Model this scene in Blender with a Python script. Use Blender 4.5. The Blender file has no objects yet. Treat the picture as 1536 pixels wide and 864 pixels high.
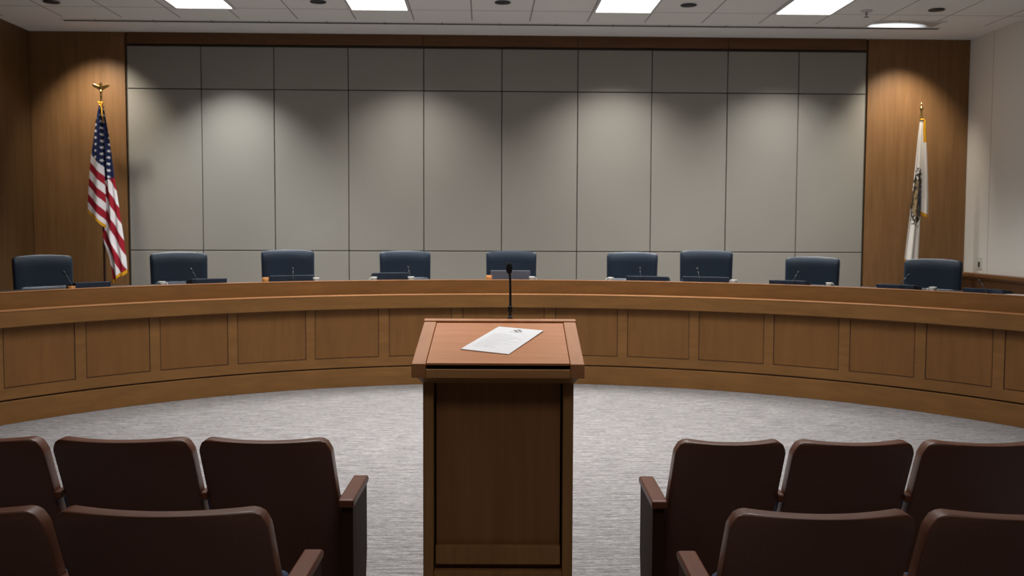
import bpy, bmesh, math, random
from mathutils import Vector, Matrix
random.seed(7)
C = bpy.context.scene.collection
PI = math.pi
YAW = 0.0289                       # audience seating, lectern and camera share this heading

# ------------------------------------------------------------------ helpers
def lin(c):
    return tuple(((v/255/12.92) if v/255 <= .04045 else ((v/255+.055)/1.055)**2.4) for v in c) + (1.0,)

class MB:
    """collects simple shapes and links them as ONE mesh object"""
    def __init__(s): s.v = []; s.f = []; s.m = []
    def add(s, vs, fs, mi=0):
        o = len(s.v); s.v += [tuple(p) for p in vs]
        for q in fs: s.f.append(tuple(o+i for i in q)); s.m.append(mi)
        return s
    def box(s, x0, x1, y0, y1, z0, z1, mi=0, M=None):
        vs = [Vector(p) for p in ((x0,y0,z0),(x1,y0,z0),(x1,y1,z0),(x0,y1,z0),(x0,y0,z1),(x1,y0,z1),(x1,y1,z1),(x0,y1,z1))]
        if M is not None: vs = [M @ p for p in vs]
        return s.add(vs, [(0,3,2,1),(4,5,6,7),(0,1,5,4),(1,2,6,5),(2,3,7,6),(3,0,4,7)], mi)
    def prism(s, poly, axis, a, b, mi=0):
        """poly of 2-D points extruded along axis between a and b"""
        def P(p, t):
            return {'x':(t,p[0],p[1]), 'y':(p[0],t,p[1]), 'z':(p[0],p[1],t)}[axis]
        n = len(poly)
        vs = [P(p,a) for p in poly] + [P(p,b) for p in poly]
        fs = [tuple(range(n))[::-1], tuple(range(n,2*n))] + [(i,(i+1)%n,n+(i+1)%n,n+i) for i in range(n)]
        return s.add(vs, fs, mi)
    def arc(s, cx, cy, r0, r1, z0, z1, a0, a1, seg, mi=0):
        """curved band about (cx,cy); angles in degrees from +Y towards +X"""
        vs = []; fs = []
        for i in range(seg+1):
            a = math.radians(a0+(a1-a0)*i/seg); sx, sy = math.sin(a), math.cos(a)
            for r, z in ((r0,z0),(r1,z0),(r1,z1),(r0,z1)): vs.append((cx+r*sx, cy+r*sy, z))
        for i in range(seg):
            o = 4*i
            for k in range(4): fs.append((o+k, o+(k+1)%4, o+4+(k+1)%4, o+4+k))
        fs += [(3,2,1,0), (4*seg, 4*seg+1, 4*seg+2, 4*seg+3)]
        return s.add(vs, fs, mi)
    def lathe(s, prof, seg=20, mi=0, M=None):
        vs = []; fs = []; n = len(prof)
        for i in range(seg):
            a = 2*PI*i/seg
            for r, z in prof:
                p = Vector((r*math.cos(a), r*math.sin(a), z)); vs.append(M @ p if M is not None else p)
        for i in range(seg):
            j = (i+1) % seg
            for k in range(n-1): fs.append((i*n+k, j*n+k, j*n+k+1, i*n+k+1))
        fs += [tuple(i*n for i in range(seg))[::-1], tuple(i*n+n-1 for i in range(seg))]
        return s.add(vs, fs, mi)
    def tube(s, pts, r, seg=8, mi=0):
        pts = [Vector(p) for p in pts]; rs = r if isinstance(r, (list,tuple)) else [r]*len(pts)
        vs = []; fs = []; up = Vector((.31,.2,.93)).normalized()
        for i, p in enumerate(pts):
            d = (pts[min(i+1,len(pts)-1)]-pts[max(i-1,0)]).normalized()
            u = d.cross(up)
            if u.length < 1e-3: u = d.cross(Vector((1,0,0)))
            u.normalize(); w = d.cross(u)
            for k in range(seg):
                a = 2*PI*k/seg; vs.append(p+rs[i]*(math.cos(a)*u+math.sin(a)*w))
        for i in range(len(pts)-1):
            for k in range(seg):
                fs.append((i*seg+k, i*seg+(k+1)%seg, (i+1)*seg+(k+1)%seg, (i+1)*seg+k))
        fs += [tuple(range(seg))[::-1], tuple((len(pts)-1)*seg+k for k in range(seg))]
        return s.add(vs, fs, mi)
    def build(s, name, mats, parent=None, bevel=0, bseg=2, smooth=False, sub=0, fix=True):
        me = bpy.data.meshes.new(name); me.from_pydata(s.v, [], s.f)
        for m in (mats if isinstance(mats, (list,tuple)) else [mats]): me.materials.append(m)
        me.polygons.foreach_set('material_index', s.m)
        if fix:
            bm = bmesh.new(); bm.from_mesh(me); bmesh.ops.recalc_face_normals(bm, faces=bm.faces); bm.to_mesh(me); bm.free()
        o = bpy.data.objects.new(name, me); C.objects.link(o)
        if parent is not None: o.parent = parent
        if sub:
            md = o.modifiers.new('sub','SUBSURF'); md.levels = md.render_levels = sub
        if bevel:
            md = o.modifiers.new('bevel','BEVEL'); md.width = bevel; md.segments = bseg; md.limit_method = 'ANGLE'; md.angle_limit = math.radians(40)
        if smooth or bevel:
            me.polygons.foreach_set('use_smooth', [True]*len(me.polygons))
            if not smooth:
                md = o.modifiers.new('wn','WEIGHTED_NORMAL'); md.keep_sharp = True
        me.update()
        return o

def tag(o, label=None, cat=None, group=None, kind=None):
    if label: o['label'] = label
    if cat: o['category'] = cat
    if group: o['group'] = group
    if kind: o['kind'] = kind
    return o
def thing(name, label, cat, loc=(0,0,0), rz=0, group=None):
    o = bpy.data.objects.new(name, None); C.objects.link(o); o.empty_display_size = .1
    o.location = loc; o.rotation_euler = (0,0,rz)
    return tag(o, label, cat, group)
def struct(o): o['kind'] = 'structure'; return o
def dup(root, loc, rz, label=None, group=None):
    def cp(o, parent):
        c = o.copy(); C.objects.link(c)
        if parent is not None: c.parent = parent
        for ch in list(o.children): cp(ch, c)
        return c
    r = cp(root, None); r.location = loc; r.rotation_euler = (0,0,rz)
    if label: r['label'] = label
    if group: r['group'] = group
    return r
def W(x, f, z=0):
    """heading-aligned ground coordinates -> room coordinates"""
    c, s = math.cos(YAW), math.sin(YAW)
    return (x*c+f*s, -x*s+f*c, z)

# ------------------------------------------------------------------ materials
def new_mat(name):
    m = bpy.data.materials.new(name); m.use_nodes = True
    nt = m.node_tree; b = nt.nodes['Principled BSDF']
    return m, nt, b
def ramp(nt, stops):
    r = nt.nodes.new('ShaderNodeValToRGB'); e = r.color_ramp.elements
    e[0].position, e[0].color = stops[0]; e[1].position, e[1].color = stops[-1]
    for p, c in stops[1:-1]:
        k = e.new(p); k.color = c
    return r
def plain(name, rgb, rough=.5, metal=0, var=.08, scale=30, bump=0, spec=.5, stretch=(1,1,1)):
    m, nt, b = new_mat(name); c = lin(rgb)
    tc = nt.nodes.new('ShaderNodeTexCoord'); mp = nt.nodes.new('ShaderNodeMapping'); mp.inputs['Scale'].default_value = stretch
    n = nt.nodes.new('ShaderNodeTexNoise'); n.inputs['Scale'].default_value = scale; n.inputs['Detail'].default_value = 4
    nt.links.new(tc.outputs['Object'], mp.inputs[0]); nt.links.new(mp.outputs[0], n.inputs['Vector'])
    r = ramp(nt, [(.3, tuple(v*(1-var) for v in c[:3])+(1,)), (.7, tuple(min(1,v*(1+var)) for v in c[:3])+(1,))])
    nt.links.new(n.outputs['Fac'], r.inputs[0]); nt.links.new(r.outputs[0], b.inputs['Base Color'])
    b.inputs['Roughness'].default_value = rough; b.inputs['Metallic'].default_value = metal
    b.inputs['Specular IOR Level'].default_value = spec
    if bump:
        bp = nt.nodes.new('ShaderNodeBump'); bp.inputs['Strength'].default_value = bump; bp.inputs['Distance'].default_value = .004
        nt.links.new(n.outputs['Fac'], bp.inputs['Height']); nt.links.new(bp.outputs[0], b.inputs['Normal'])
    return m
def wood(name, dark, light, stretch=(14,14,1.2), rough=.42, spec=.35):
    """fine straight grain; stretch is small along the grain"""
    m, nt, b = new_mat(name)
    tc = nt.nodes.new('ShaderNodeTexCoord'); mp = nt.nodes.new('ShaderNodeMapping'); mp.inputs['Scale'].default_value = stretch
    n = nt.nodes.new('ShaderNodeTexNoise'); n.inputs['Scale'].default_value = 2.2; n.inputs['Detail'].default_value = 7; n.inputs['Roughness'].default_value = .62; n.inputs['Distortion'].default_value = .35
    n2 = nt.nodes.new('ShaderNodeTexNoise'); n2.inputs['Scale'].default_value = 1.3; n2.inputs['Detail'].default_value = 2
    nt.links.new(tc.outputs['Object'], mp.inputs[0]); nt.links.new(mp.outputs[0], n.inputs['Vector']); nt.links.new(tc.outputs['Object'], n2.inputs['Vector'])
    mx = nt.nodes.new('ShaderNodeMath'); mx.operation = 'MULTIPLY_ADD'; mx.inputs[1].default_value = .7
    m2 = nt.nodes.new('ShaderNodeMath'); m2.operation = 'MULTIPLY'; m2.inputs[1].default_value = .3
    nt.links.new(n2.outputs['Fac'], m2.inputs[0]); nt.links.new(n.outputs['Fac'], mx.inputs[0]); nt.links.new(m2.outputs[0], mx.inputs[2])
    r = ramp(nt, [(.32, lin(dark)), (.68, lin(light))])
    nt.links.new(mx.outputs[0], r.inputs[0]); nt.links.new(r.outputs[0], b.inputs['Base Color'])
    b.inputs['Roughness'].default_value = rough; b.inputs['Specular IOR Level'].default_value = spec
    return m
def emis(name, rgb, strength):
    m, nt, b = new_mat(name)
    b.inputs['Base Color'].default_value = (.8,.8,.8,1); b.inputs['Emission Color'].default_value = lin(rgb); b.inputs['Emission Strength'].default_value = strength
    return m

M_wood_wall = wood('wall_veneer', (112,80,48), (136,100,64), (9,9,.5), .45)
M_wood_wall_shaded = wood('wall_veneer_shaded', (84,60,34), (104,76,46), (9,9,.5), .5)  # wall veneer darkened, so the left wall's shade is in the colour
M_wood_header = wood('header_veneer', (92,60,36), (112,76,46), (.8,6,9), .5)
M_dais = wood('dais_wood', (112,78,42), (134,94,51), (1.2,1.2,7), .45, .25)
M_dais_panel = wood('dais_panel_wood', (110,75,40), (126,87,48), (7,7,.8), .5, .2)
M_dais_trim = wood('dais_trim_wood', (156,106,62), (178,124,76), (1,1,8), .36)
M_gap = plain('shadow_gap', (22,14,8), .9, var=.05)
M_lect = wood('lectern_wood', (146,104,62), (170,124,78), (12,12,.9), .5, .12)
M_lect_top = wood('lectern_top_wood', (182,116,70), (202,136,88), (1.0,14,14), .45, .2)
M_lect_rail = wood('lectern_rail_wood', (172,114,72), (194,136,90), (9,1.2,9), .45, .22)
M_lect_lip = wood('lectern_wood_lightened', (176,124,76), (198,146,94), (1.2,9,9), .42, .3)  # lectern wood lightened, standing in for light on the front lip
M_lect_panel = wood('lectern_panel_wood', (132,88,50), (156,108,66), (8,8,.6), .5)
M_groove = plain('panel_groove', (74,46,24), .8, var=.05)
M_reveal = plain('panel_reveal', (70,66,58), .9, var=.05)
M_worktop = plain('worktop_laminate', (58,54,52), .5)
M_navy = plain('navy_leather', (34,50,68), .46, var=.12, scale=60, bump=.12, spec=.5)
M_black = plain('black_plastic', (20,21,24), .45, var=.1)
M_console = plain('console_plastic', (54,62,76), .5, var=.1, spec=.15)
M_console_grey = plain('console_grey', (104,106,118), .6, var=.06, spec=.2)
M_chrome = plain('brushed_metal', (150,152,155), .3, 1, var=.05)
M_micmetal = plain('microphone_metal', (62,66,74), .35, .6, var=.05)
M_foam = plain('foam', (18,19,22), .95, var=.3, scale=300, bump=.4)
M_vinyl = plain('brown_vinyl', (98,60,44), .36, var=.12, scale=90, bump=.06, spec=.5)
M_blue_fabric = plain('blue_upholstery', (52,66,92), .9, var=.15, scale=200, bump=.2)
M_arm = wood('arm_wood', (92,50,32), (116,66,44), (10,1.2,10), .42, .28)
M_seat_side = wood('seat_side_wood', (52,34,26), (64,43,33), (10,10,1), .5, .2)
M_seat_side.node_tree.nodes['Principled BSDF'].inputs['IOR'].default_value = 1.12
M_steel = plain('dark_steel', (26,24,24), .6, .0, var=.05)
M_white = plain('white_paper', (236,236,238), .6, var=.015)
M_ink = plain('grey_ink', (120,118,112), .8, var=.4, scale=400)
M_ink_light = plain('pale_ink', (206,206,210), .8, var=.02)
M_cup = plain('white_ceramic', (232,232,228), .35, var=.02)
M_orange = plain('amber_plastic', (196,128,60), .4, var=.1)
M_gold = plain('polished_gold', (214,178,108), .25, 1, var=.1)
M_goldcloth = plain('gold_fringe', (206,150,30), .8, var=.2, scale=200)
M_pole = wood('pole_wood', (40,22,18), (60,34,26), (12,12,1), .35, .5)
M_trim_white = plain('white_metal', (205,205,205), .5, var=.02)
M_dark_recess = plain('dark_recess', (34,34,34), .6, var=.1)
M_switch = plain('switch_plastic', (210,208,200), .5, var=.02)
M_rail = wood('chair_rail_wood', (104,70,42), (124,86,54), (8,1,8), .4)
M_wains = wood('wainscot_wood', (76,50,30), (94,64,40), (9,9,.6), .45)
M_light = emis('diffuser_glow', (255,252,248), 2.6)

def mat_fabric_panel():
    m, nt, b = new_mat('grey_acoustic_fabric')
    tc = nt.nodes.new('ShaderNodeTexCoord')
    mp = nt.nodes.new('ShaderNodeMapping'); mp.inputs['Scale'].default_value = (160,1,40)
    n = nt.nodes.new('ShaderNodeTexNoise'); n.inputs['Scale'].default_value = 2; n.inputs['Detail'].default_value = 3
    n2 = nt.nodes.new('ShaderNodeTexNoise'); n2.inputs['Scale'].default_value = .7; n2.inputs['Detail'].default_value = 2
    nt.links.new(tc.outputs['Object'], mp.inputs[0]); nt.links.new(mp.outputs[0], n.inputs['Vector']); nt.links.new(tc.outputs['Object'], n2.inputs['Vector'])
    r = ramp(nt, [(.25, lin((138,134,126))), (.75, lin((152,148,140)))])
    ad = nt.nodes.new('ShaderNodeMath'); ad.operation = 'MULTIPLY_ADD'; ad.inputs[1].default_value = .45
    m2 = nt.nodes.new('ShaderNodeMath'); m2.operation = 'MULTIPLY'; m2.inputs[1].default_value = .55
    nt.links.new(n2.outputs['Fac'], m2.inputs[0]); nt.links.new(n.outputs['Fac'], ad.inputs[0]); nt.links.new(m2.outputs[0], ad.inputs[2])
    nt.links.new(ad.outputs[0], r.inputs[0]); nt.links.new(r.outputs[0], b.inputs['Base Color'])
    b.inputs['Roughness'].default_value = .9; b.inputs['Specular IOR Level'].default_value = .15
    return m
M_fabric = mat_fabric_panel()

def mat_carpet():
    m, nt, b = new_mat('streaked_carpet')
    tc = nt.nodes.new('ShaderNodeTexCoord')
    def nz(scale, st, det=5):
        mp = nt.nodes.new('ShaderNodeMapping'); mp.inputs['Scale'].default_value = st
        mp.inputs['Rotation'].default_value = (0,0,YAW)
        n = nt.nodes.new('ShaderNodeTexNoise'); n.inputs['Scale'].default_value = scale; n.inputs['Detail'].default_value = det; n.inputs['Roughness'].default_value = .65
        nt.links.new(tc.outputs['Object'], mp.inputs[0]); nt.links.new(mp.outputs[0], n.inputs['Vector']); return n
    a = nz(4, (1.1,9,1)); c = nz(16, (1.4,6,1), 3); g = nz(140, (1,1,1), 2)
    def mad(x, k, y=None):
        q = nt.nodes.new('ShaderNodeMath'); q.operation = 'MULTIPLY_ADD'; q.inputs[1].default_value = k
        nt.links.new(x.outputs[0], q.inputs[0])
        if y is None: q.inputs[2].default_value = 0
        else: nt.links.new(y.outputs[0], q.inputs[2])
        return q
    s = mad(g, .28, mad(c, .36, mad(a, .36)))
    r = ramp(nt, [(.37, lin((76,75,75))), (.5, lin((132,129,129))), (.66, lin((184,181,180)))])
    nt.links.new(s.outputs[0], r.inputs[0]); nt.links.new(r.outputs[0], b.inputs['Base Color'])
    bp = nt.nodes.new('ShaderNodeBump'); bp.inputs['Strength'].default_value = .35; bp.inputs['Distance'].default_value = .01
    nt.links.new(s.outputs[0], bp.inputs['Height']); nt.links.new(bp.outputs[0], b.inputs['Normal'])
    b.inputs['Roughness'].default_value = .95; b.inputs['Specular IOR Level'].default_value = .1
    return m
M_carpet = mat_carpet()

def grid_mask(nt, coord_out, off, period, width):
    a = nt.nodes.new('ShaderNodeMath'); a.operation = 'SUBTRACT'; a.inputs[1].default_value = off; nt.links.new(coord_out, a.inputs[0])
    d = nt.nodes.new('ShaderNodeMath'); d.operation = 'PINGPONG'; d.inputs[1].default_value = period/2; nt.links.new(a.outputs[0], d.inputs[0])
    l = nt.nodes.new('ShaderNodeMath'); l.operation = 'LESS_THAN'; l.inputs[1].default_value = width/2; nt.links.new(d.outputs[0], l.inputs[0])
    return l
def mat_ceiling():
    m, nt, b = new_mat('ceiling_tile')
    tc = nt.nodes.new('ShaderNodeTexCoord'); sp = nt.nodes.new('ShaderNodeSeparateXYZ'); nt.links.new(tc.outputs['Object'], sp.inputs[0])
    gx = grid_mask(nt, sp.outputs[0], -1.63, .74, .016); gy = grid_mask(nt, sp.outputs[1], 12.40, 1.2, .016)
    mx = nt.nodes.new('ShaderNodeMath'); mx.operation = 'MAXIMUM'; nt.links.new(gx.outputs[0], mx.inputs[0]); nt.links.new(gy.outputs[0], mx.inputs[1])
    lt = nt.nodes.new('ShaderNodeMath'); lt.operation = 'LESS_THAN'; lt.inputs[1].default_value = 13.0; nt.links.new(sp.outputs[1], lt.inputs[0])
    mm = nt.nodes.new('ShaderNodeMath'); mm.operation = 'MULTIPLY'; nt.links.new(mx.outputs[0], mm.inputs[0]); nt.links.new(lt.outputs[0], mm.inputs[1])
    n = nt.nodes.new('ShaderNodeTexNoise'); n.inputs['Scale'].default_value = 120; nt.links.new(tc.outputs['Object'], n.inputs['Vector'])
    r = ramp(nt, [(.3, lin((226,224,222))), (.7, lin((240,238,236)))]); nt.links.new(n.outputs['Fac'], r.inputs[0])
    mc = nt.nodes.new('ShaderNodeMixRGB'); mc.inputs[2].default_value = lin((150,142,136)); nt.links.new(mm.outputs[0], mc.inputs[0]); nt.links.new(r.outputs[0], mc.inputs[1])
    nt.links.new(mc.outputs[0], b.inputs['Base Color']); b.inputs['Roughness'].default_value = .9; b.inputs['Specular IOR Level'].default_value = .1
    return m
M_ceiling = mat_ceiling()
def mat_wall_right():
    m, nt, b = new_mat('pale_wall_panels')
    tc = nt.nodes.new('ShaderNodeTexCoord'); sp = nt.nodes.new('ShaderNodeSeparateXYZ'); nt.links.new(tc.outputs['Object'], sp.inputs[0])
    g = grid_mask(nt, sp.outputs[1], 13.31, 1.25, .012)
    n = nt.nodes.new('ShaderNodeTexNoise'); n.inputs['Scale'].default_value = 60; nt.links.new(tc.outputs['Object'], n.inputs['Vector'])
    r = ramp(nt, [(.3, lin((220,217,210))), (.7, lin((230,227,220)))]); nt.links.new(n.outputs['Fac'], r.inputs[0])
    mc = nt.nodes.new('ShaderNodeMixRGB'); mc.inputs[2].default_value = lin((170,166,160)); nt.links.new(g.outputs[0], mc.inputs[0]); nt.links.new(r.outputs[0], mc.inputs[1])
    nt.links.new(mc.outputs[0], b.inputs['Base Color']); b.inputs['Roughness'].default_value = .8
    return m
M_wall_right = mat_wall_right()
M_wall_front = plain('rear_wall_paint', (40,34,30), .9)
def mat_cloth():
    m, nt, b = new_mat('dyed_flag_cloth')
    a = nt.nodes.new('ShaderNodeVertexColor'); a.layer_name = 'dye'
    nt.links.new(a.outputs['Color'], b.inputs['Base Color']); b.inputs['Roughness'].default_value = .75; b.inputs['Specular IOR Level'].default_value = .25
    return m
M_cloth = mat_cloth()

# ------------------------------------------------------------------ the room
XL, XR, YB, YF, ZC = -6.18, 6.80, 14.0, -4.5, 4.35
struct(MB().box(XL-.2, XR+.2, YF-.2, YB+.2, -.1, 0).build('floor', M_carpet))
struct(MB().box(XL-.2, XR+.2, YF-.2, YB+.2, ZC, ZC+.1).build('ceiling', M_ceiling))
wb = struct(MB().box(XL-.2, XR+.2, YB, YB+.15, 0, ZC).build('wall_back', M_wood_wall))
struct(MB().box(XL-.15, XL, YF, YB, 0, ZC).build('wall_left', M_wood_wall_shaded))
struct(MB().box(XR, XR+.15, YF, YB, 0, ZC).build('wall_right', M_wall_right))
struct(MB().box(XL-.2, XR+.2, YF-.15, YF, 0, ZC).build('wall_front', M_wall_front))
# fabric panels on the back wall: ten columns, three rows, set in a dark reveal
cols = [-4.868,-3.867,-2.876,-1.862,-.825,.253,1.304,2.335,3.39,4.387,5.333]
rows = [.3, 1.375, 3.585, 4.165]
MB().box(cols[0]-.02, cols[-1]+.02, YB-.012, YB, .3, rows[-1]+.025).build('panel_backing', M_reveal, wb)
for i in range(10):
    for j in range(3):
        MB().box(cols[i]+.0055, cols[i+1]-.0055, YB-.05, YB-.01, rows[j]+.006, rows[j+1]-.006).build('acoustic_panel', M_fabric, wb, bevel=.006)
hd = MB(); hx = [XL, cols[0], -3.0, -.825, .253, 1.304, 3.39, 5.333, XR]
for a, b in zip(hx[1:-2], hx[2:-1]): hd.box(a+.003, b-.003, YB-.045, YB, 4.195, ZC)
hd.build('header_panel', M_wood_header, wb)
for xs in ((XL+.002, cols[0]-.03), (cols[-1]+.03, XR-.002)):
    MB().box(xs[0], xs[1], YB-.04, YB, .3, ZC).build('veneer_panel', M_wood_wall, wb, bevel=.004)
# right wall: wood wainscot with a chair rail on top
struct(MB().box(XR-.03, XR, YF, YB-.045, .3, 1.03).build('trim_1', M_wains))
struct(MB().prism([(XR-.03,1.02),(XR-.05,1.035),(XR-.075,1.06),(XR-.075,1.095),(XR-.06,1.108),(XR,1.108),(XR,1.02)], 'y', YF, YB-.045).build('trim_2', M_rail))

# the raised platform behind the desk, out to the walls
CX, CY, R0 = .2115, 5.7283, 5.1689
pf = MB(); n = 72; vs = []
for i in range(n+1):
    a = math.radians(-78+156*i/n); sx, sy = math.sin(a), math.cos(a)
    t = min((YB-CY)/sy if sy > 1e-6 else 1e9, ((XR-CX)/sx if sx > 1e-6 else 1e9), ((XL-CX)/sx if sx < -1e-6 else 1e9))
    vs += [(CX+(R0+.12)*sx, CY+(R0+.12)*sy, .3), (CX+t*sx, CY+t*sy, .3), (CX+(R0+.12)*sx, CY+(R0+.12)*sy, 0.002), (CX+t*sx, CY+t*sy, 0.002)]
fs = []
for i in range(n):
    o = 4*i; fs += [(o,o+1,o+5,o+4), (o+2,o,o+4,o+6)]
fs += [(0,1,3,2), (4*n,4*n+1,4*n+3,4*n+2)]
struct(pf.add(vs, fs).build('floor_platform', M_carpet))

# ------------------------------------------------------------------ curved council desk
A0, A1 = -68, 68
desk = thing('curved_council_desk', 'long curved wooden council desk with panelled front across the room', 'desk', (CX, CY, 0))
def arcp(name, r0, r1, z0, z1, mat, a0=A0, a1=A1, seg=136, bevel=.004):
    return MB().arc(0, 0, r0, r1, z0, z1, a0, a1, seg).build(name, mat, desk, bevel=bevel)
arcp('plinth', R0, R0+.1, 0, .196, M_dais)
arcp('plinth_gap', R0+.035, R0+.1, .19, .215, M_gap, bevel=0)
arcp('carcass', R0+.020, R0+.1, .205, .9, M_groove, bevel=0)
PAN = [(-64.6,-57.4),(-56.18,-49.0),(-47.81,-41.09),(-39.93,-32.46),(-31.33,-23.5),(-22.41,-14.91),(-13.64,-6.17),(-4.8,5.06),(6.43,13.91),(15.12,22.41),(23.6,31.1),(32.25,39.51),(40.76,47.71),(48.92,55.73),(56.95,64.2)]
ed = .05   # half the groove, degrees
fr = MB(); rr = R0+.0131
fr.arc(0,0,rr,rr+.03,.212,.308,A0,A1,136)
edges = [A0]+[e for p in PAN for e in p]+[A1]
for k in range(0, len(edges), 2):
    fr.arc(0,0,rr,rr+.03,.308,.86,edges[k]+(ed if k else 0),edges[k+1]-(ed if k+2 < len(edges) else 0),4)
fr.build('front_frame', M_dais, desk)
for a, b in PAN:
    MB().arc(0,0,rr+.003,rr+.03,.317,.86,a+ed,b-ed,10).build('front_panel', M_dais_panel, desk, bevel=.003)
nz = MB().arc(0,0,R0-.0545,R0+.12,.838,.972,A0,A1,136).build('nosing', M_dais, desk, bevel=.004)
arcp('nosing_cap', R0-.058, R0+.12, .972, .984, M_dais_trim, bevel=.004)
arcp('parapet', R0+.087, R0+.125, .984, 1.124, M_dais)
arcp('parapet_cap', R0+.083, R0+.13, 1.124, 1.1335, M_dais_trim, bevel=.003)
arcp('worktop', R0+.126, R0+.86, 1.06, 1.10, M_worktop)
arcp('modesty_board', R0+.72, R0+.75, .3, 1.06, M_dais)
WT = 1.10
def on_desk(phi, r, z=WT):
    a = math.radians(phi); return (CX+r*math.sin(a), CY+r*math.cos(a), z)

# ------------------------------------------------------------------ executive chairs
def make_exec():
    t = thing('executive_chair', '', 'chair')
    def padded(w, z0, z1, yc, th, arch, sag, tilt, rad, nx=14, nzv=14):
        """upholstered slab: rounded corners, arched top, hollow towards the sitter (-y)"""
        vs = []; fs = []
        for k in range(2):
            for j in range(nzv+1):
                s = j/nzv; s = .5-.5*math.cos(PI*s)
                for i in range(nx+1):
                    u = -1+2*i/nx; u = math.sin(u*PI/2)
                    z = z0+(z1-z0)*s
                    dt = min(z1-z, z-z0)
                    ins = rad-math.sqrt(max(0, rad*rad-(rad-min(rad,dt))**2))
                    x = (w/2-ins*.85-.012*(1-s))*u
                    y = yc+tilt*(z-z0) - sag*u*u
                    edge = min(1, (1-abs(u))*6+.12)*min(1, (min(s,1-s))*9+.12)
                    puff = th/2*(edge**.45)
                    vs.append((x, y+(puff if k else -puff), z+arch*(1-u*u)*s))
        N = (nx+1)*(nzv+1)
        for j in range(nzv):
            for i in range(nx):
                a = j*(nx+1)+i; fs += [(a,a+1,a+nx+2,a+nx+1), (N+a,N+a+nx+1,N+a+nx+2,N+a+1)]
        rim = [i for i in range(nx+1)]+[j*(nx+1)+nx for j in range(1,nzv+1)]+[nzv*(nx+1)+i for i in range(nx-1,-1,-1)]+[j*(nx+1) for j in range(nzv-1,0,-1)]
        for a, b in zip(rim, rim[1:]+rim[:1]): fs.append((a, N+a, N+b, b))
        return MB().add(vs, fs)
    padded(.615, .46, 1.10, 0, .10, .017, .04, .05, .032).build('backrest', M_navy, t, smooth=True)
    padded(.57, .46, .80, -.05, .09, .0, .03, .03, .05).build('lumbar_pad', M_navy, t, smooth=True)
    MB().box(-.29,.29,-.58,-.02,.40,.50).build('seat', M_navy, t, bevel=.04, bseg=4)
    for sx in (-1,1):
        a = MB().tube([(sx*.29,-.06,.44),(sx*.335,-.07,.47),(sx*.335,-.08,.64),(sx*.335,-.12,.67),(sx*.335,-.40,.67),(sx*.335,-.44,.63),(sx*.32,-.44,.44),(sx*.28,-.42,.42)], .017, 8).build('armrest', M_black, t, smooth=True)
        MB().box(sx*.335-.035,sx*.335+.035,-.42,-.10,.68,.71).build('arm_pad', M_navy, a, bevel=.012)
    MB().lathe([(.03,.10),(.03,.26),(.022,.26),(.022,.39),(.09,.39),(.09,.405)],16,M=Matrix.Translation((0,-.3,0))).build('gas_column', M_black, t)
    sb = MB(); cs = []
    for k in range(5):
        a = 2*PI*k/5+.3; d = Vector((math.cos(a), math.sin(a), 0)); o = Vector((0,-.3,0))
        sb.tube([o+Vector((0,0,.115)), o+d*.16+Vector((0,0,.11)), o+d*.29+Vector((0,0,.085))], [.03,.024,.016], 8); cs.append(o+d*.29)
    sb.build('star_base', M_black, t)
    for c in cs:
        MB().lathe([(.004,-.02),(.03,-.02),(.03,.02),(.004,.02)],14,M=Matrix.Translation(c+Vector((0,0,.03))) @ Matrix.Rotation(PI/2,4,'X')).build('caster', M_black, t, bevel=.004)
        MB().tube([c+Vector((0,0,.03)), c+Vector((0,0,.09))], .008, 6).build('caster_stem', M_steel, t)
    return t
ex = make_exec()
EX = [(-46.06,1.414,6,'navy leather executive chair at the far left end of the curved desk'),
      (-33.47,1.423,-3,'navy leather executive chair just right of the striped flag'),
      (-22.59,1.443,2,'third navy executive chair from left along the curved desk'),
      (-10.28,1.424,2,'fourth navy executive chair from left, with the console left of its centre'),
      (1.17,1.426,-2,'middle navy executive chair directly behind the lectern microphone'),
      (14.18,1.419,-4,'first navy executive chair right of the lectern microphone'),
      (21.97,1.452,3,'second navy executive chair right of the lectern, tallest of the row'),
      (32.77,1.393,-5,'navy executive chair right of centre in front of the last grey panels'),
      (44.24,1.398,-6,'navy executive chair beneath the white flag at the right')]
for i, (phi, top, off, lab) in enumerate(EX):
    p = on_desk(phi, R0+1.3, .3); rz = math.radians(-phi+off)
    if i == 0: o = ex; o.location = p; o.rotation_euler = (0,0,rz); o['label'] = lab; o['group'] = 'executive chairs behind the curved desk'
    else: o = dup(ex, p, rz, lab, 'executive chairs behind the curved desk')
    o.scale = (1,1,(top-.3)/1.117)

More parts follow.
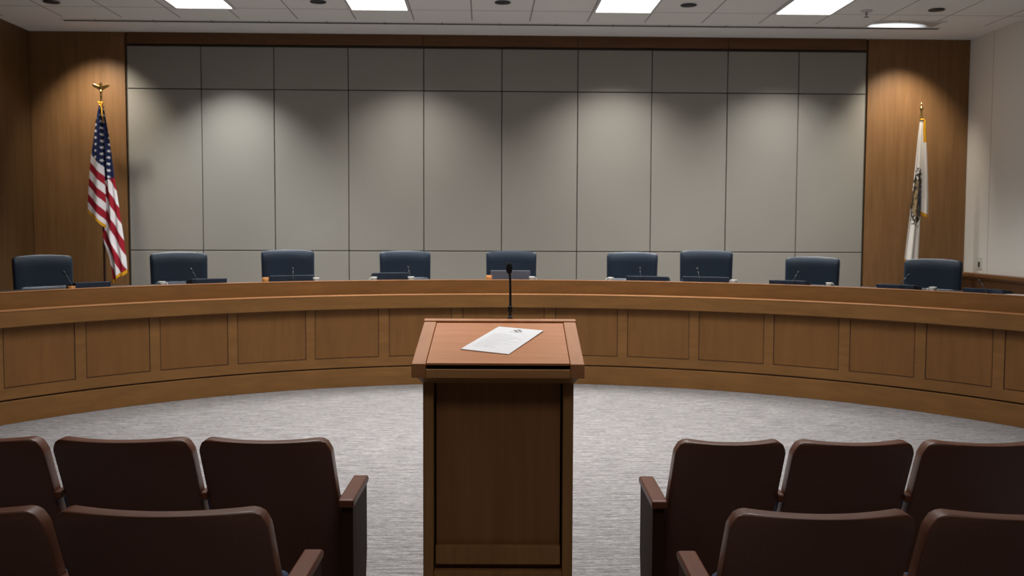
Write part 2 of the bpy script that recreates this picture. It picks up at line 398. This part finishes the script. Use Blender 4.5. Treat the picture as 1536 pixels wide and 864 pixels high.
# ------------------------------------------------------------------ things on the desk
def make_console(w, h, mat, d=.2):
    t = thing('desk_console', '', 'console')
    MB().prism([(-d/2,0),(d/2,0),(d/2,h*.6),(-d/2+.07,h*.93),(-d/2+.02,h),(-d/2-.012,h)], 'x', -w/2, w/2).build('housing', mat, t, bevel=.006)
    MB().prism([(-d/2+.075,h*.86),(d/2-.02,h*.60),(d/2-.02,h*.64),(-d/2+.075,h*.945)], 'x', -w*.42, w*.42).build('display', M_black, t)
    k = MB()
    for i in range(5): k.box(-w*.3+i*w*.13,-w*.3+i*w*.13+.02,-d/2+.025,-d/2+.055,h*.95,h*1.02)
    k.build('button_row', M_steel, t)
    return t
CN = [(-45.51,.345,.066,'c','dark low desk console at the far left, left of the striped flag'),
      (-33.36,.36,.064,'c','dark low desk console right of the striped flag, before the second chair'),
      (-24.24,.47,.078,'c','wide dark desk console in front of the third chair from left'),
      (-12.91,.42,.092,'c','dark desk console at the fourth chair, sticking out to its left'),
      (.98,.445,.112,'g','grey desk console directly behind the lectern microphone'),
      (16.94,.46,.068,'c','dark desk console sticking out right of the first chair right of the lectern microphone'),
      (23.62,.50,.073,'c','widest dark desk console spanning the second chair right of the lectern'),
      (32.75,.382,.06,'c','dark low desk console before the chair at the last grey panels'),
      (44.22,.372,.058,'c','dark low desk console left of the chair beneath the white flag'),
      (52.98,.368,.056,'c','dark low desk console at the far right with no chair behind')]
for phi, w, h, k, lab in CN:
    o = make_console(w, h*1.12, M_console_grey if k == 'g' else M_console)
    o.location = on_desk(phi, R0+.4); o.rotation_euler = (0,0,math.radians(-phi))
    tag(o, lab, group='low consoles along the curved desk')
MC = [(-48.26,1.27,-47.77,'thin gooseneck microphone at the far left chair, left of its console'),
      (-35.2,1.263,-34.78,'thin gooseneck microphone at the second chair from left'),
      (-24.15,1.25,-24.31,'thin gooseneck microphone at the third chair from left'),
      (-10.94,1.253,-10.79,'thin gooseneck microphone at the fourth chair from left'),
      (16.13,1.257,16.29,'thin gooseneck microphone at the first chair right of the lectern'),
      (22.74,1.26,23.13,'thin gooseneck microphone at the second chair right of the lectern'),
      (33.82,1.249,33.4,'thin gooseneck microphone at the chair before the last grey panels'),
      (45.43,1.257,44.64,'thin gooseneck microphone leaning right at the chair beneath the white flag'),
      (52.75,1.234,53.73,'thin gooseneck microphone leaning left at the chairless right end')]
for pt, zt, pb, lab in MC:
    b = Vector(on_desk(pb, R0+.24)); tp = Vector(on_desk(pt, R0+.30, zt-.012))
    t = thing('gooseneck_microphone', lab, 'microphone', b, 0, 'small microphones along the curved desk')
    MB().lathe([(.03,0),(.03,.012),(.012,.022),(.008,.04)],14).build('base', M_black, t)
    d = tp-b; pts = [Vector((0,0,.03)), Vector((d.x*.25,d.y*.25,d.z*.42)), Vector((d.x*.62,d.y*.62,d.z*.75)), d]
    MB().tube(pts, .0045, 6).build('gooseneck', M_micmetal, t, smooth=True)
    e = (pts[3]-pts[2]).normalized()
    MB().tube([d-e*.004, d+e*.004, d+e*.03, d+e*.038], [.004,.009,.009,.005], 8).build('capsule', M_black, t, smooth=True)
CU = [(-38.78,'small white cup before the second chair from left'),(-21.73,'small white cup right of the third chair from left'),
      (-10.77,'small white cup beside the microphone of the fourth chair from left'),(-15.1,'small white cup left of the fourth chair from left'),
      (3.52,'small white cup right of the grey console behind the lectern'),(12.8,'small white cup before the first chair right of the lectern'),
      (27.0,'small white cup right of the tallest chair'),(37.6,'small white cup before the right edge of the chair at the last grey panels'),
      (48.44,'small white cup before the chair beneath the white flag')]
def make_cup():
    t = thing('cup', '', 'cup')
    MB().lathe([(.022,0),(.026,.004),(.034,.055),(.036,.062),(.033,.062),(.028,.012),(.004,.010)],18).build('cup_body', M_cup, t, smooth=True)
    MB().tube([(.032,0,.048),(.052,0,.046),(.055,0,.03),(.048,0,.018),(.029,0,.016)], .005, 6).build('cup_handle', M_cup, t, smooth=True)
    return t
cup0 = make_cup()
for i, (phi, lab) in enumerate(CU):
    p = on_desk(phi, R0+.22); g = 'white cups along the curved desk'
    if i == 0: cup0.location = p; tag(cup0, lab, group=g)
    else: dup(cup0, p, random.uniform(0,6), lab, g)
for i, (phi, lab) in enumerate([(-48.09,'small amber tumbler at the far left microphone'),(-27.48,'amber tumbler left of the third console from left'),(-1.57,'amber tumbler left of the grey console behind the lectern')]):
    o = MB().lathe([(.026,0),(.03,.004),(.034,.075 if i else .05),(.031,.075 if i else .05),(.027,.01),(.004,.008)],18).build('tumbler', M_orange, smooth=True)
    o.location = on_desk(phi, R0+.22); tag(o, lab, 'tumbler', 'amber tumblers along the curved desk')
pp = MB()
for i in range(6): pp.box(-.2,.2,-.11,.11,i*.004,i*.004+.003, M=Matrix.Rotation(random.uniform(-.03,.03),4,'Z'))
pp = pp.build('paper_stack', M_white); pp.location = on_desk(56.0, R0+.28); pp.rotation_euler = (0,0,math.radians(-56))
tag(pp, 'flat stack of white paper at the far right end of the curved desk', 'paper')

# ------------------------------------------------------------------ lectern
LX, LF = -.053, 3.85
lec = thing('lectern', 'brown wooden lectern with sloping top standing in the aisle', 'lectern', W(LX, LF), -YAW)
K = .118/.6
def sl(v, dz=0): return 1.174+K*v+dz
for sx in (-1,1):
    a, b = sorted((sx*.336, sx*.281))
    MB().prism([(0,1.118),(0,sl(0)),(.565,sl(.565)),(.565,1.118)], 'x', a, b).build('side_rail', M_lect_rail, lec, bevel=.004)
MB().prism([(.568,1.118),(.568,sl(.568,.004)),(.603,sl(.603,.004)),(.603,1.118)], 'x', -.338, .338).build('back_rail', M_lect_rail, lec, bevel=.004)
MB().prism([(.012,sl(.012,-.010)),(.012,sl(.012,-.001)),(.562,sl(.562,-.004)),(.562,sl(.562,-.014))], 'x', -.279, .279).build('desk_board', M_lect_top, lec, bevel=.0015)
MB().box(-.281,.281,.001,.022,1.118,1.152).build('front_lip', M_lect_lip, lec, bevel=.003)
MB().box(-.281,.281,.022,.567,1.118,1.124).build('tray_floor', M_gap, lec)
md = MB(); q0 = (-.318,.318,.02,.6,1.118); q1 = (-.301,.301,.09,.56,1.085)
vs = [(x,y,q[4]) for q in (q0,q1) for x,y in ((q[0],q[2]),(q[1],q[2]),(q[1],q[3]),(q[0],q[3]))]
md.add(vs, [(0,1,2,3),(4,7,6,5),(0,4,5,1),(1,5,6,2),(2,6,7,3),(3,7,4,0)]).build('moulding', M_lect, lec, bevel=.003)
for sx in (-1,1):
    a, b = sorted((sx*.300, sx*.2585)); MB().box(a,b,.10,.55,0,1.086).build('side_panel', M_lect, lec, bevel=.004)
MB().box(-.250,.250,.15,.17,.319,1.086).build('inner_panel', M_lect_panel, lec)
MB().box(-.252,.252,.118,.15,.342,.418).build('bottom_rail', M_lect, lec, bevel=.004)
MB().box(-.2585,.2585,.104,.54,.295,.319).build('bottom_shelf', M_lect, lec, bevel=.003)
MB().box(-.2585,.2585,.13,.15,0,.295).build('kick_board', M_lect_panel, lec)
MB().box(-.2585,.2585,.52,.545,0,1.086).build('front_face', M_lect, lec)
MB().box(-.30,.30,.603,.68,1.20,1.245).build('microphone_shelf', M_lect_rail, lec, bevel=.004)

# microphone on the back of the lectern
ms = thing('lectern_microphone', 'tall black gooseneck microphone with foam head standing on the lectern', 'microphone', W(-.008, LF+.64, 1.245), -YAW)
MB().lathe([(.035,0),(.035,.012),(.02,.022),(.012,.05),(.009,.06)],18).build('base', M_black, ms, smooth=True)
MB().tube([(0,0,.05),(.001,0,.10),(.001,0,.11),(.0005,0,.2),(-.002,0,.25),(-.004,-.004,.266)], [.0085,.0085,.0058,.0055,.0055,.007], 10).build('gooseneck', M_micmetal, ms, smooth=True)
MB().lathe([(.009,.075),(.0105,.08),(.0105,.10),(.009,.105)],12).build('joint', M_black, ms, smooth=True)
MB().lathe([(.005,-.012),(.011,-.006),(.0145,.006),(.0155,.018),(.0135,.03),(.008,.038),(.002,.0405)],16,M=Matrix.Translation((-.005,-.006,.262))).build('foam_head', M_foam, ms, smooth=True)

# the sheet of paper on the sloping top (corners on the board)
def brd(x, f, dz): return Vector(W(x, f, 0))+Vector((0,0,sl(f-LF, -.002)+dz))
cn = [(-.207,4.029),(-.012,3.965),(.136,4.283),(-.057,4.338)]
ctr = Vector(W(-.035,4.154,0))+Vector((0,0,sl(4.154-LF)))
pb = MB()
def sheet(a, b, mi, quads):
    for u0,u1,v0,v1 in quads:
        q = []
        for u,v in ((u0,v0),(u1,v0),(u1,v1),(u0,v1)):
            x = (cn[0][0]*(1-u)+cn[1][0]*u)*(1-v)+(cn[3][0]*(1-u)+cn[2][0]*u)*v
            f = (cn[0][1]*(1-u)+cn[1][1]*u)*(1-v)+(cn[3][1]*(1-u)+cn[2][1]*u)*v
            q.append((x,f))
        lo = [brd(x,f,a)-ctr for x,f in q]; hi = [brd(x,f,b)-ctr for x,f in q]
        pb.add(lo+hi, [(3,2,1,0),(4,5,6,7),(0,1,5,4),(1,2,6,5),(2,3,7,6),(3,0,4,7)], mi)
sheet(.0005,.0042,0,[(0,1,0,1)])
sheet(.0042,.0045,2,[(.12,.5+.36*random.random(),.70-.045*i,.706-.045*i) for i in range(13)])
em = []
for i in range(5):                       # small printed crest near the top edge
    for j in range(5):
        if (i-2)**2+(j-2)**2 <= 5 and (i+j) % 3 != 1:
            em.append((.42+.04*i,.452+.04*i,.835+.022*j,.852+.022*j))
em += [(.38,.66,.822,.827)]
sheet(.0042,.0046,1,em)
po = pb.build('printed_paper', [M_white, M_ink, M_ink_light]); po.location = ctr
tag(po, 'white printed sheet with a small grey crest lying on the lectern top', 'paper')

# ------------------------------------------------------------------ audience seats
def make_seat(w, side, end, grp, lab, x, f):
    """side: +1 arm on the right (left block), -1 arm on the left (right block); end: aisle end panel"""
    t = thing('auditorium_chair', lab, 'chair', W(x, f), -YAW, grp)
    nx, nz = 16, 20; rad = .05; z0, z1 = .16, .845; vs = []; fs = []
    for k in range(2):
        for j in range(nz+1):
            s = j/nz; d = (z1-z0)*(s**1.7)            # distance below the top, rows denser near the top
            z = z1-d
            ins = rad-math.sqrt(max(0, rad*rad-(rad-min(rad,d))**2)); tap = 0
            low = max(0, .04-(z-z0)); insb = .04-math.sqrt(max(0,.0016-low*low))
            for i in range(nx+1):
                u = -1+2*i/nx
                xx = (w/2-ins-tap-insb)*u
                y = d*.33 - .042*(1-u*u)*(1-.5*s) + (-.03 if k == 0 else .035)
                xx += side*.075*d
                vs.append((xx,y,z+(.006*u*u if j < 3 else 0)))
    N = (nx+1)*(nz+1)
    for j in range(nz):
        for i in range(nx):
            a = j*(nx+1)+i; fs += [(a,a+nx+1,a+nx+2,a+1), (N+a,N+a+1,N+a+nx+2,N+a+nx+1)]
    rim = [i for i in range(nx+1)]+[j*(nx+1)+nx for j in range(1,nz+1)]+[nz*(nx+1)+i for i in range(nx-1,-1,-1)]+[j*(nx+1) for j in range(nz-1,0,-1)]
    for a, b in zip(rim, rim[1:]+rim[:1]): fs.append((a, b, N+b, N+a))
    MB().add(vs, fs).build('backrest', M_vinyl, t, bevel=.018, bseg=4, smooth=True)
    # tipped-up seat pan and the front pad of the back
    Mt = Matrix.Translation((side*.03,.315,.42)) @ Matrix.Rotation(-.25,4,'X')
    MB().box(-w/2+.045,w/2-.045,-.045,.045,-.16,.125,M=Mt).build('seat_cushion', M_blue_fabric, t, bevel=.03, bseg=4)
    MB().box(-w/2+.03,w/2-.01,.245,.285,.22,.26).build('seat_beam', M_steel, t, bevel=.005)
    ax = side*(w/2+(.072 if end else .035))
    aw = .031 if end else .0135
    y0 = -.075 if end else .03
    MB().prism([(y0,.588),(y0,.618),(y0+.02,.622),(.32,.622),(.345,.612),(.345,.595),(.33,.588)], 'x', ax-aw, ax+aw).build('armrest', M_arm, t, bevel=.006)
    if end:
        MB().prism([(y0+.03,0),(y0+.025,.588),(.335,.588),(.335,.29),(.27,.06),(.27,0)], 'x', ax-.024, ax+.024).build('end_panel', M_seat_side, t, bevel=.004)
        MB().box(min(ax,side*(w/2-.05)),max(ax,side*(w/2-.05)),.245,.285,.225,.255).build('bracket', M_steel, t)
    else:
        MB().prism([(.25,.02),(.25,.588),(.34,.588),(.34,.02)], 'x', ax-.01, ax+.01).build('standard', M_steel, t, bevel=.004)
        MB().box(ax-.012,ax+.012,.16,.38,0,.02).build('foot', M_steel, t, bevel=.004)
    lx = -side*(w/2-.03)
    MB().box(lx-.012,lx+.012,.24,.29,.02,.25).build('leg', M_steel, t)
    MB().box(lx-.025,lx+.025,.18,.36,0,.02).build('foot', M_steel, t, bevel=.004)
    return t
FA, FB = 3.985, 2.975
GA, GB = 'front row auditorium chairs', 'nearest row auditorium chairs'
SEATS = [(-2.43,-1.885, 1,False,FA,GA,'brown auditorium chair cut by the left edge, in the row next to the lectern'),
         (-1.845,-1.288, 1,False,FA,GA,'brown auditorium chair second from the aisle, left of the lectern'),
         (-1.258,-.728, 1,True,FA,GA,'brown auditorium chair with aisle armrest, left of the lectern in the front row'),
         (.662,1.106,-1,True,FA,GA,'brown auditorium chair with aisle armrest, right of the lectern in the front row'),
         (1.136,1.622,-1,False,FA,GA,'brown auditorium chair second from the aisle, right of the lectern'),
         (1.655,2.17,-1,False,FA,GA,'brown auditorium chair cut by the right edge, in the row next to the lectern'),
         (-2.06,-1.413, 1,False,FB,GB,'nearest row brown auditorium chair cut by the left edge'),
         (-1.378,-.735, 1,True,FB,GB,'nearest row brown auditorium chair with aisle armrest, bottom left'),
         (.662,1.222,-1,True,FB,GB,'nearest row brown auditorium chair with aisle armrest, bottom right'),
         (1.262,1.86,-1,False,FB,GB,'nearest row brown auditorium chair cut by the right edge')]
for a, b, side, end, f, g, lab in SEATS:
    make_seat(b-a, side, end, g, lab, (a+b)/2, f)

# ------------------------------------------------------------------ flags
PX = .00897        # metres of cloth per drawing unit
def cloth_obj(lobes, colour, parent):
    verts = []; faces = []; cols_ = []
    for L in lobes:
        nu, nv = L['n']; o = len(verts)
        def prof(tab, y):
            for (ya, xa), (yb, xb) in zip(tab, tab[1:]):
                if y <= yb or (yb, xb) == tab[-1]:
                    k = (y-ya)/(yb-ya); return xa+(xb-xa)*k
        for j in range(nv+1):
            for i in range(nu+1):
                u = i/nu; yt = L['top']; ybm = L['bl']*(1-u)+L['br']*u + L.get('wav',0)*math.sin(u*PI*3)
                y = yt+(ybm-yt)*j/nv
                xl, xr = prof(L['left'], y), prof(L['right'], y); x = xl+(xr-xl)*u
                grow = min(1, (y-yt)/90+.15)
                dep = L['d0']+(L['d1']-L['d0'])*u - grow*L['amp']*math.sin(PI*u) - grow*L['rip']*math.sin(2*PI*u*L['nr']+y*.012)
                verts.append((x*PX, dep, -y*PX)); cols_.append(colour(L['id'], x, y, u, ybm-y))
        for j in range(nv):
            for i in range(nu):
                a = o+j*(nu+1)+i; faces.append((a, a+1, a+nu+2, a+nu+1))
    me = bpy.data.meshes.new('flag_cloth'); me.from_pydata(verts, [], faces); me.materials.append(M_cloth)
    at = me.color_attributes.new('dye', 'FLOAT_COLOR', 'POINT')
    flat = []
    for c in cols_: flat += list(c)
    at.data.foreach_set('color', flat); me.polygons.foreach_set('use_smooth', [True]*len(me.polygons))
    ob = bpy.data.objects.new('flag_cloth', me); C.objects.link(ob); ob.parent = parent; return ob
RED, WHT, BLU, GLD = lin((150,22,40)), lin((225,220,222)), lin((22,34,74)), lin((208,150,24))
def star(dx, dy, r):
    d = math.hypot(dx, dy)
    if d > r: return False
    a = (math.atan2(dx, -dy)) % (2*PI/5); a = abs(a-PI/5)
    return d < r*(.45+.55*(a/(PI/5))**1.3)
def us(idx, x, y, u, rest):
    # x, y are drawing units measured from the pole head (0,0)
    if rest < 5: return GLD
    if idx == 0: slope, y0, x0, h = 1.05, 74.5, -12, 12.7
    else: slope, y0, x0, h = 2.1, 121, 16.5, 18.2
    t = (y-(y0+slope*(x-x0)))/h
    if idx == 1 and x < -.4+0.0*y and 178 < y < 225: return GLD
    blue = t < 0 if idx == 0 else (y < 112-.45*(x-4))
    if blue:
        a, b = (x+.55*y)/10.5, (y-.6*x)/9.5
        k = math.floor(b); a2 = a+(.5 if k % 2 else 0)
        fx, fy = (a2-math.floor(a2)-.5)*10.5, (b-k-.5)*9.5
        return WHT if star(fx, fy, 2.7) else BLU
    return WHT if math.floor(t) % 2 == 0 else RED
fl1 = thing('striped_flag', 'flag of stars and stripes with gold fringe and spread-wing finial, at left', 'flag', (-5.035,13.45,.3), 0, None)
TOP1 = 3.303-.3
h1 = bpy.data.objects  # noqa
c1 = cloth_obj([
  dict(id=1, n=(60,300), top=2, bl=262, br=247, wav=1.5, left=[(0,-1),(60,1),(120,4),(160,5),(178,3),(190,-1),(205,2),(222,8),(240,11),(262,13)], right=[(0,1.5),(14,4),(43,9),(73,13),(103,16),(143,21),(193,27),(233,31),(262,32)], d0=-.02, d1=.03, amp=.05, rip=.018, nr=2.2),
  dict(id=0, n=(50,200), top=2, bl=157, br=181, wav=1.0, left=[(0,-1.5),(23,-6),(43,-9),(63,-12),(83,-15),(103,-17),(123,-18.5),(143,-20),(160,-20.5)], right=[(0,1),(20,1),(60,3),(100,5),(140,6.5),(181,6)], d0=-.05, d1=-.07, amp=.06, rip=.015, nr=1.6),
 ], us, fl1)
c1.location = (0,0,TOP1)
MB().lathe([(.016,.02),(.016,3.03)],14).build('pole', M_pole, fl1, smooth=False)
MB().lathe([(.18,0),(.18,.03),(.15,.05),(.05,.08),(.03,.14),(.02,.16)],28).build('base', M_gold, fl1, smooth=True)
fn = MB().lathe([(.014,3.02),(.02,3.03),(.012,3.06),(.012,3.1),(.018,3.115),(.012,3.13),(.014,3.16),(.021,3.18),(.01,3.195)],16).build('finial', M_gold, fl1, smooth=True)
ea = MB().tube([(0,0,3.19),(0,0,3.22),(0,-.006,3.26),(0,-.012,3.285),(0,-.03,3.283)], [.012,.022,.02,.013,.004], 10).build('eagle_body', M_gold, fn, smooth=True)
for sx in (-1,1):
    wv = [(0,3.235),(.03,3.25),(.06,3.262),(.09,3.272),(.115,3.262),(.105,3.242),(.085,3.225),(.06,3.215),(.03,3.195),(0,3.195)]
    MB().prism([(sx*a,b) for a,b in wv], 'y', -.008, .008).build('wing', M_gold, fn, bevel=.004)
cd = MB().tube([(-.02,-.03,3.015),(.015,-.035,2.97),(.025,-.05,2.88),(.045,-.06,2.76)], .009, 6); cd.tube([(.02,-.03,3.015),(-.015,-.035,2.97),(-.03,-.05,2.88),(-.05,-.07,2.76)], .009, 6); cd.tube([(-.035,-.02,3.03),(0,-.032,3.02),(.035,-.02,3.03)], .014, 6)
cd.build('gold_cord', M_goldcloth, fl1, smooth=True)

from mathutils import noise
def hsh(a, b): return min(1, max(0, .5+.9*noise.noise((a, b, 3.3))))
WH2, TAN, DRK, NVY, OLV = lin((226,220,212)), lin((150,126,92)), lin((62,54,46)), lin((52,62,84)), lin((96,92,70))
def state(idx, x, y, u, rest):
    if rest < 5 and (idx == 1 or u < .25): return GLD
    if idx == 1 and y < 34 and u > .4: return GLD
    ex_, ey = (x+5+.03*(y-110))/9.2, (y-118)/38
    d = ex_*ex_+ey*ey
    if idx == 0:
        if abs(x+3) < 1.2+1.2*(y % 7 > 4) and 76 < y < 92: return DRK
        if d < 1:
            n = hsh(x*.55, y*.22); ring = d > .55
            if ring: return DRK if n > .38 else (OLV if n > .2 else WH2)
            if ex_ > .25: return NVY if n > .35 else TAN
            return TAN if n > .4 else (OLV if n > .15 else DRK)
        if d < 1.5 and hsh(x*.6+9, y*.25) > .66: return DRK
    return WH2
fl2 = thing('white_flag', 'white flag with dark emblem and gold trim hanging at the right', 'flag', (5.905,13.45,.3))
TOP2 = 3.18-.3
c2 = cloth_obj([
  dict(id=1, n=(24,160), top=0, bl=142, br=148, wav=0, left=[(0,-1),(60,0),(148,2)], right=[(0,3.5),(35,7),(80,10.5),(120,12.5),(148,13)], d0=-.02, d1=-.05, amp=.02, rip=.006, nr=1.5),
  dict(id=0, n=(60,240), top=0, bl=214, br=216, wav=.5, left=[(0,-3),(30,-6),(70,-9),(120,-13),(170,-18),(216,-22)], right=[(0,1),(60,1),(140,1),(216,0)], d0=-.03, d1=-.04, amp=.03, rip=.012, nr=2.1),
 ], state, fl2)
c2.location = (0,0,TOP2)
MB().lathe([(.016,.02),(.016,2.92)],14).build('pole', M_pole, fl2)
MB().lathe([(.18,0),(.18,.03),(.15,.05),(.05,.08),(.03,.14),(.02,.16)],28).build('base', M_gold, fl2, smooth=True)
MB().lathe([(.022,2.885),(.022,2.915),(.014,2.93),(.02,2.95),(.013,2.97),(.012,3.0),(.026,3.02),(.028,3.035),(.014,3.05),(.008,3.08),(.002,3.115)],16).build('finial', M_gold, fl2, smooth=True)
MB().tube([(-.025,-.03,2.87),(0,-.04,2.882),(.035,-.03,2.875),(.05,-.02,2.78),(.062,-.01,2.62)], .012, 6).build('gold_cord', M_goldcloth, fl2, smooth=True)

# ------------------------------------------------------------------ ceiling fittings
def troffer(x0, lab):
    t = thing('ceiling_light', lab, 'ceiling light', (x0+.37, 11.8, ZC), 0, 'square bright ceiling lights')
    f = MB()
    for a,b,c,d in ((-.37,.37,-.6,-.565),(-.37,.37,.565,.6),(-.37,-.335,-.565,.565),(.335,.37,-.565,.565)): f.box(a,b,c,d,-.018,0)
    f.build('frame', M_trim_white, t, bevel=.003)
    MB().box(-.335,.335,-.565,.565,-.012,-.002).build('diffuser', M_light, t)
for x0, lab in ((-3.74,'bright square ceiling light leftmost, above the second chair from left'),(-1.63,'bright ceiling light second from left, left of the lectern'),
                (1.33,'bright ceiling light third from left, right of the lectern'),(3.55,'bright ceiling light rightmost of the four square panels')):
    troffer(x0, lab)
def downlight(x, y, lab):
    t = thing('recessed_downlight', lab, 'downlight', (x,y,ZC), 0, 'dark round downlights in the ceiling')
    MB().lathe([(.075,0),(.095,-.004),(.095,-.012),(.075,-.014)],24).build('trim_ring', M_micmetal, t, smooth=True)
    MB().lathe([(.001,-.012),(.074,-.012),(.074,-.003),(.001,-.003)],24).build('lamp_well', M_dark_recess, t)
for x, y, lab in ((-5.1,12.14,'dark round downlight in the ceiling at far left'),(-1.946,11.99,'dark round downlight left of the second bright ceiling light'),(.221,11.92,'dark round downlight between the two middle ceiling lights'),
                  (2.425,11.96,'dark round downlight between the two right ceiling lights'),(5.45,12.07,'dark round downlight rightmost in the ceiling')):
    downlight(x, y, lab)
t = thing('sprinkler', 'small grey sprinkler head on the ceiling right of the last bright light', 'sprinkler', (4.64,12.18,ZC))
MB().lathe([(.07,0),(.07,-.006),(.05,-.016),(.02,-.02)],20).build('escutcheon', M_trim_white, t, smooth=True)
MB().lathe([(.012,-.018),(.012,-.05),(.006,-.055),(.006,-.075)],12).build('body', M_chrome, t)
MB().lathe([(.03,-.075),(.032,-.078),(.03,-.081)],16).build('deflector', M_chrome, t)
t = thing('linear_diffuser', 'long narrow dark slot air diffuser in the ceiling along the back wall', 'air diffuser', (.35,13.2,ZC))
MB().box(-5.75,5.65,-.045,.045,-.006,0).build('slot', M_dark_recess, t)
f = MB(); f.box(-5.77,5.67,-.065,-.045,-.008,0); f.box(-5.77,5.67,.045,.065,-.008,0); f.build('frame', M_ceiling, t)
t = thing('wall_wash_light', 'shallow recessed wall-wash light glowing near the right end of the ceiling slot', 'ceiling light', (5.43,12.93,ZC))
f = MB()
for a,b,c,d in ((-.46,.46,-.2,-.17),(-.46,.46,.17,.2),(-.46,-.43,-.17,.17),(.43,.46,-.17,.17)): f.box(a,b,c,d,-.012,0)
f.build('frame', M_ceiling, t, bevel=.003)
def mat_wash():
    m, nt, b = new_mat('wash_reflector')
    tc = nt.nodes.new('ShaderNodeTexCoord'); g = nt.nodes.new('ShaderNodeTexGradient'); g.gradient_type = 'SPHERICAL'
    mp = nt.nodes.new('ShaderNodeMapping'); mp.inputs['Location'].default_value = (.2,-.6,0); mp.inputs['Scale'].default_value = (2.2,3.5,1)
    nt.links.new(tc.outputs['Object'], mp.inputs[0]); nt.links.new(mp.outputs[0], g.inputs['Vector'])
    mu = nt.nodes.new('ShaderNodeMath'); mu.operation = 'MULTIPLY'; mu.inputs[1].default_value = 4.0; nt.links.new(g.outputs['Fac'], mu.inputs[0])
    nt.links.new(mu.outputs[0], b.inputs['Emission Strength']); b.inputs['Emission Color'].default_value = lin((235,240,245)); b.inputs['Base Color'].default_value = lin((190,186,182)); b.inputs['Roughness'].default_value = .3
    return m
MB().box(-.43,.43,-.17,.17,-.008,-.001).build('reflector', mat_wash(), t)
t = thing('wall_switch', 'small white switch plate with dark control on the pale right wall', 'switch', (XR,13.5,1.245), 0)
MB().box(-.008,0,-.07,.07,-.085,.085).build('plate', M_switch, t, bevel=.003)
MB().box(-.022,-.008,-.016,.016,-.05,.02).build('control', M_steel, t, bevel=.003)

# ------------------------------------------------------------------ lights
def area(loc, sx, sy, power, rgb=(1,.985,.965), spread=170):
    l = bpy.data.lights.new('ceiling_or_fill_lamp', 'AREA'); l.shape = 'RECTANGLE'; l.size = sx; l.size_y = sy; l.energy = power; l.color = rgb; l.spread = math.radians(spread)
    o = bpy.data.objects.new('ceiling_or_fill_lamp', l); C.objects.link(o); o.location = loc; return o
for x in (-3.48,-1.26,1.70,3.92):
    area((x,11.8,ZC-.03), .66, 1.12, 46, (1,.99,.97), spread=104)
    area((x*.5,8.0,ZC-.03), .66, 1.12, 46, spread=116)
for x in (-1.2,1.5):
    area((x*.8,5.3,ZC-.03), .66, 1.12, 38, spread=140)
def spot(x, y, power, deg=104, rgb=(1,.95,.88), blend=.75, aim=0.0):
    l = bpy.data.lights.new('wall_washer', 'SPOT'); l.energy = power; l.spot_size = math.radians(deg); l.spot_blend = blend; l.color = rgb; l.shadow_soft_size = .05
    o = bpy.data.objects.new('wall_washer', l); C.objects.link(o); o.location = (x,y,ZC-.05); o.rotation_euler = (aim,0,0); return o
spot(-5.2,13.1,185,84,(1,.91,.78),1.0,.5); spot(5.8,13.1,210,80,(1,.91,.78),1.0,.5)
spot(-3.39,13.12,350,100,(.98,1,1),.9); spot(-.98,13.0,230,112,(1,.98,.95),1.0); spot(1.79,13.0,300,116,(1,.98,.95),1.0); spot(4.07,13.0,280,114,(1,.99,.96),1.0)
area((.3,.4,ZC-.03), 2.4, 1.2, 34)  # unseen lamp added overhead near the camera to fill the lectern front

w = bpy.data.worlds.new('world'); bpy.context.scene.world = w; w.use_nodes = True
w.node_tree.nodes['Background'].inputs[0].default_value = (.5,.5,.55,1); w.node_tree.nodes['Background'].inputs[1].default_value = .03

# ------------------------------------------------------------------ camera
cam = bpy.data.cameras.new('camera'); co = bpy.data.objects.new('camera', cam); C.objects.link(co)
pitch, roll, fpx = .0598, .0040, 1500.0
cy_, sy_, cp_, sp_ = math.cos(YAW), math.sin(YAW), math.cos(pitch), math.sin(pitch)
fw = Vector((sy_*cp_, cy_*cp_, -sp_)); rt = Vector((cy_, -sy_, 0)); up = rt.cross(fw)
r2 = math.cos(roll)*rt+math.sin(roll)*up; u2 = -math.sin(roll)*rt+math.cos(roll)*up
co.matrix_world = Matrix(((r2.x,u2.x,-fw.x,0),(r2.y,u2.y,-fw.y,0),(r2.z,u2.z,-fw.z,1.7),(0,0,0,1)))
cam.sensor_width = 36; cam.lens = fpx/1536*36; cam.clip_start = .05
cam.dof.use_dof = True; cam.dof.focus_distance = 4.3; cam.dof.aperture_fstop = 5.0
bpy.context.scene.camera = co
sc = bpy.context.scene
sc.view_settings.view_transform = 'Standard'; sc.view_settings.look = 'None'; sc.view_settings.exposure = 0
try:
    sc.cycles.use_denoising = True; sc.cycles.max_bounces = 8; sc.cycles.sample_clamp_indirect = 6
except Exception: pass
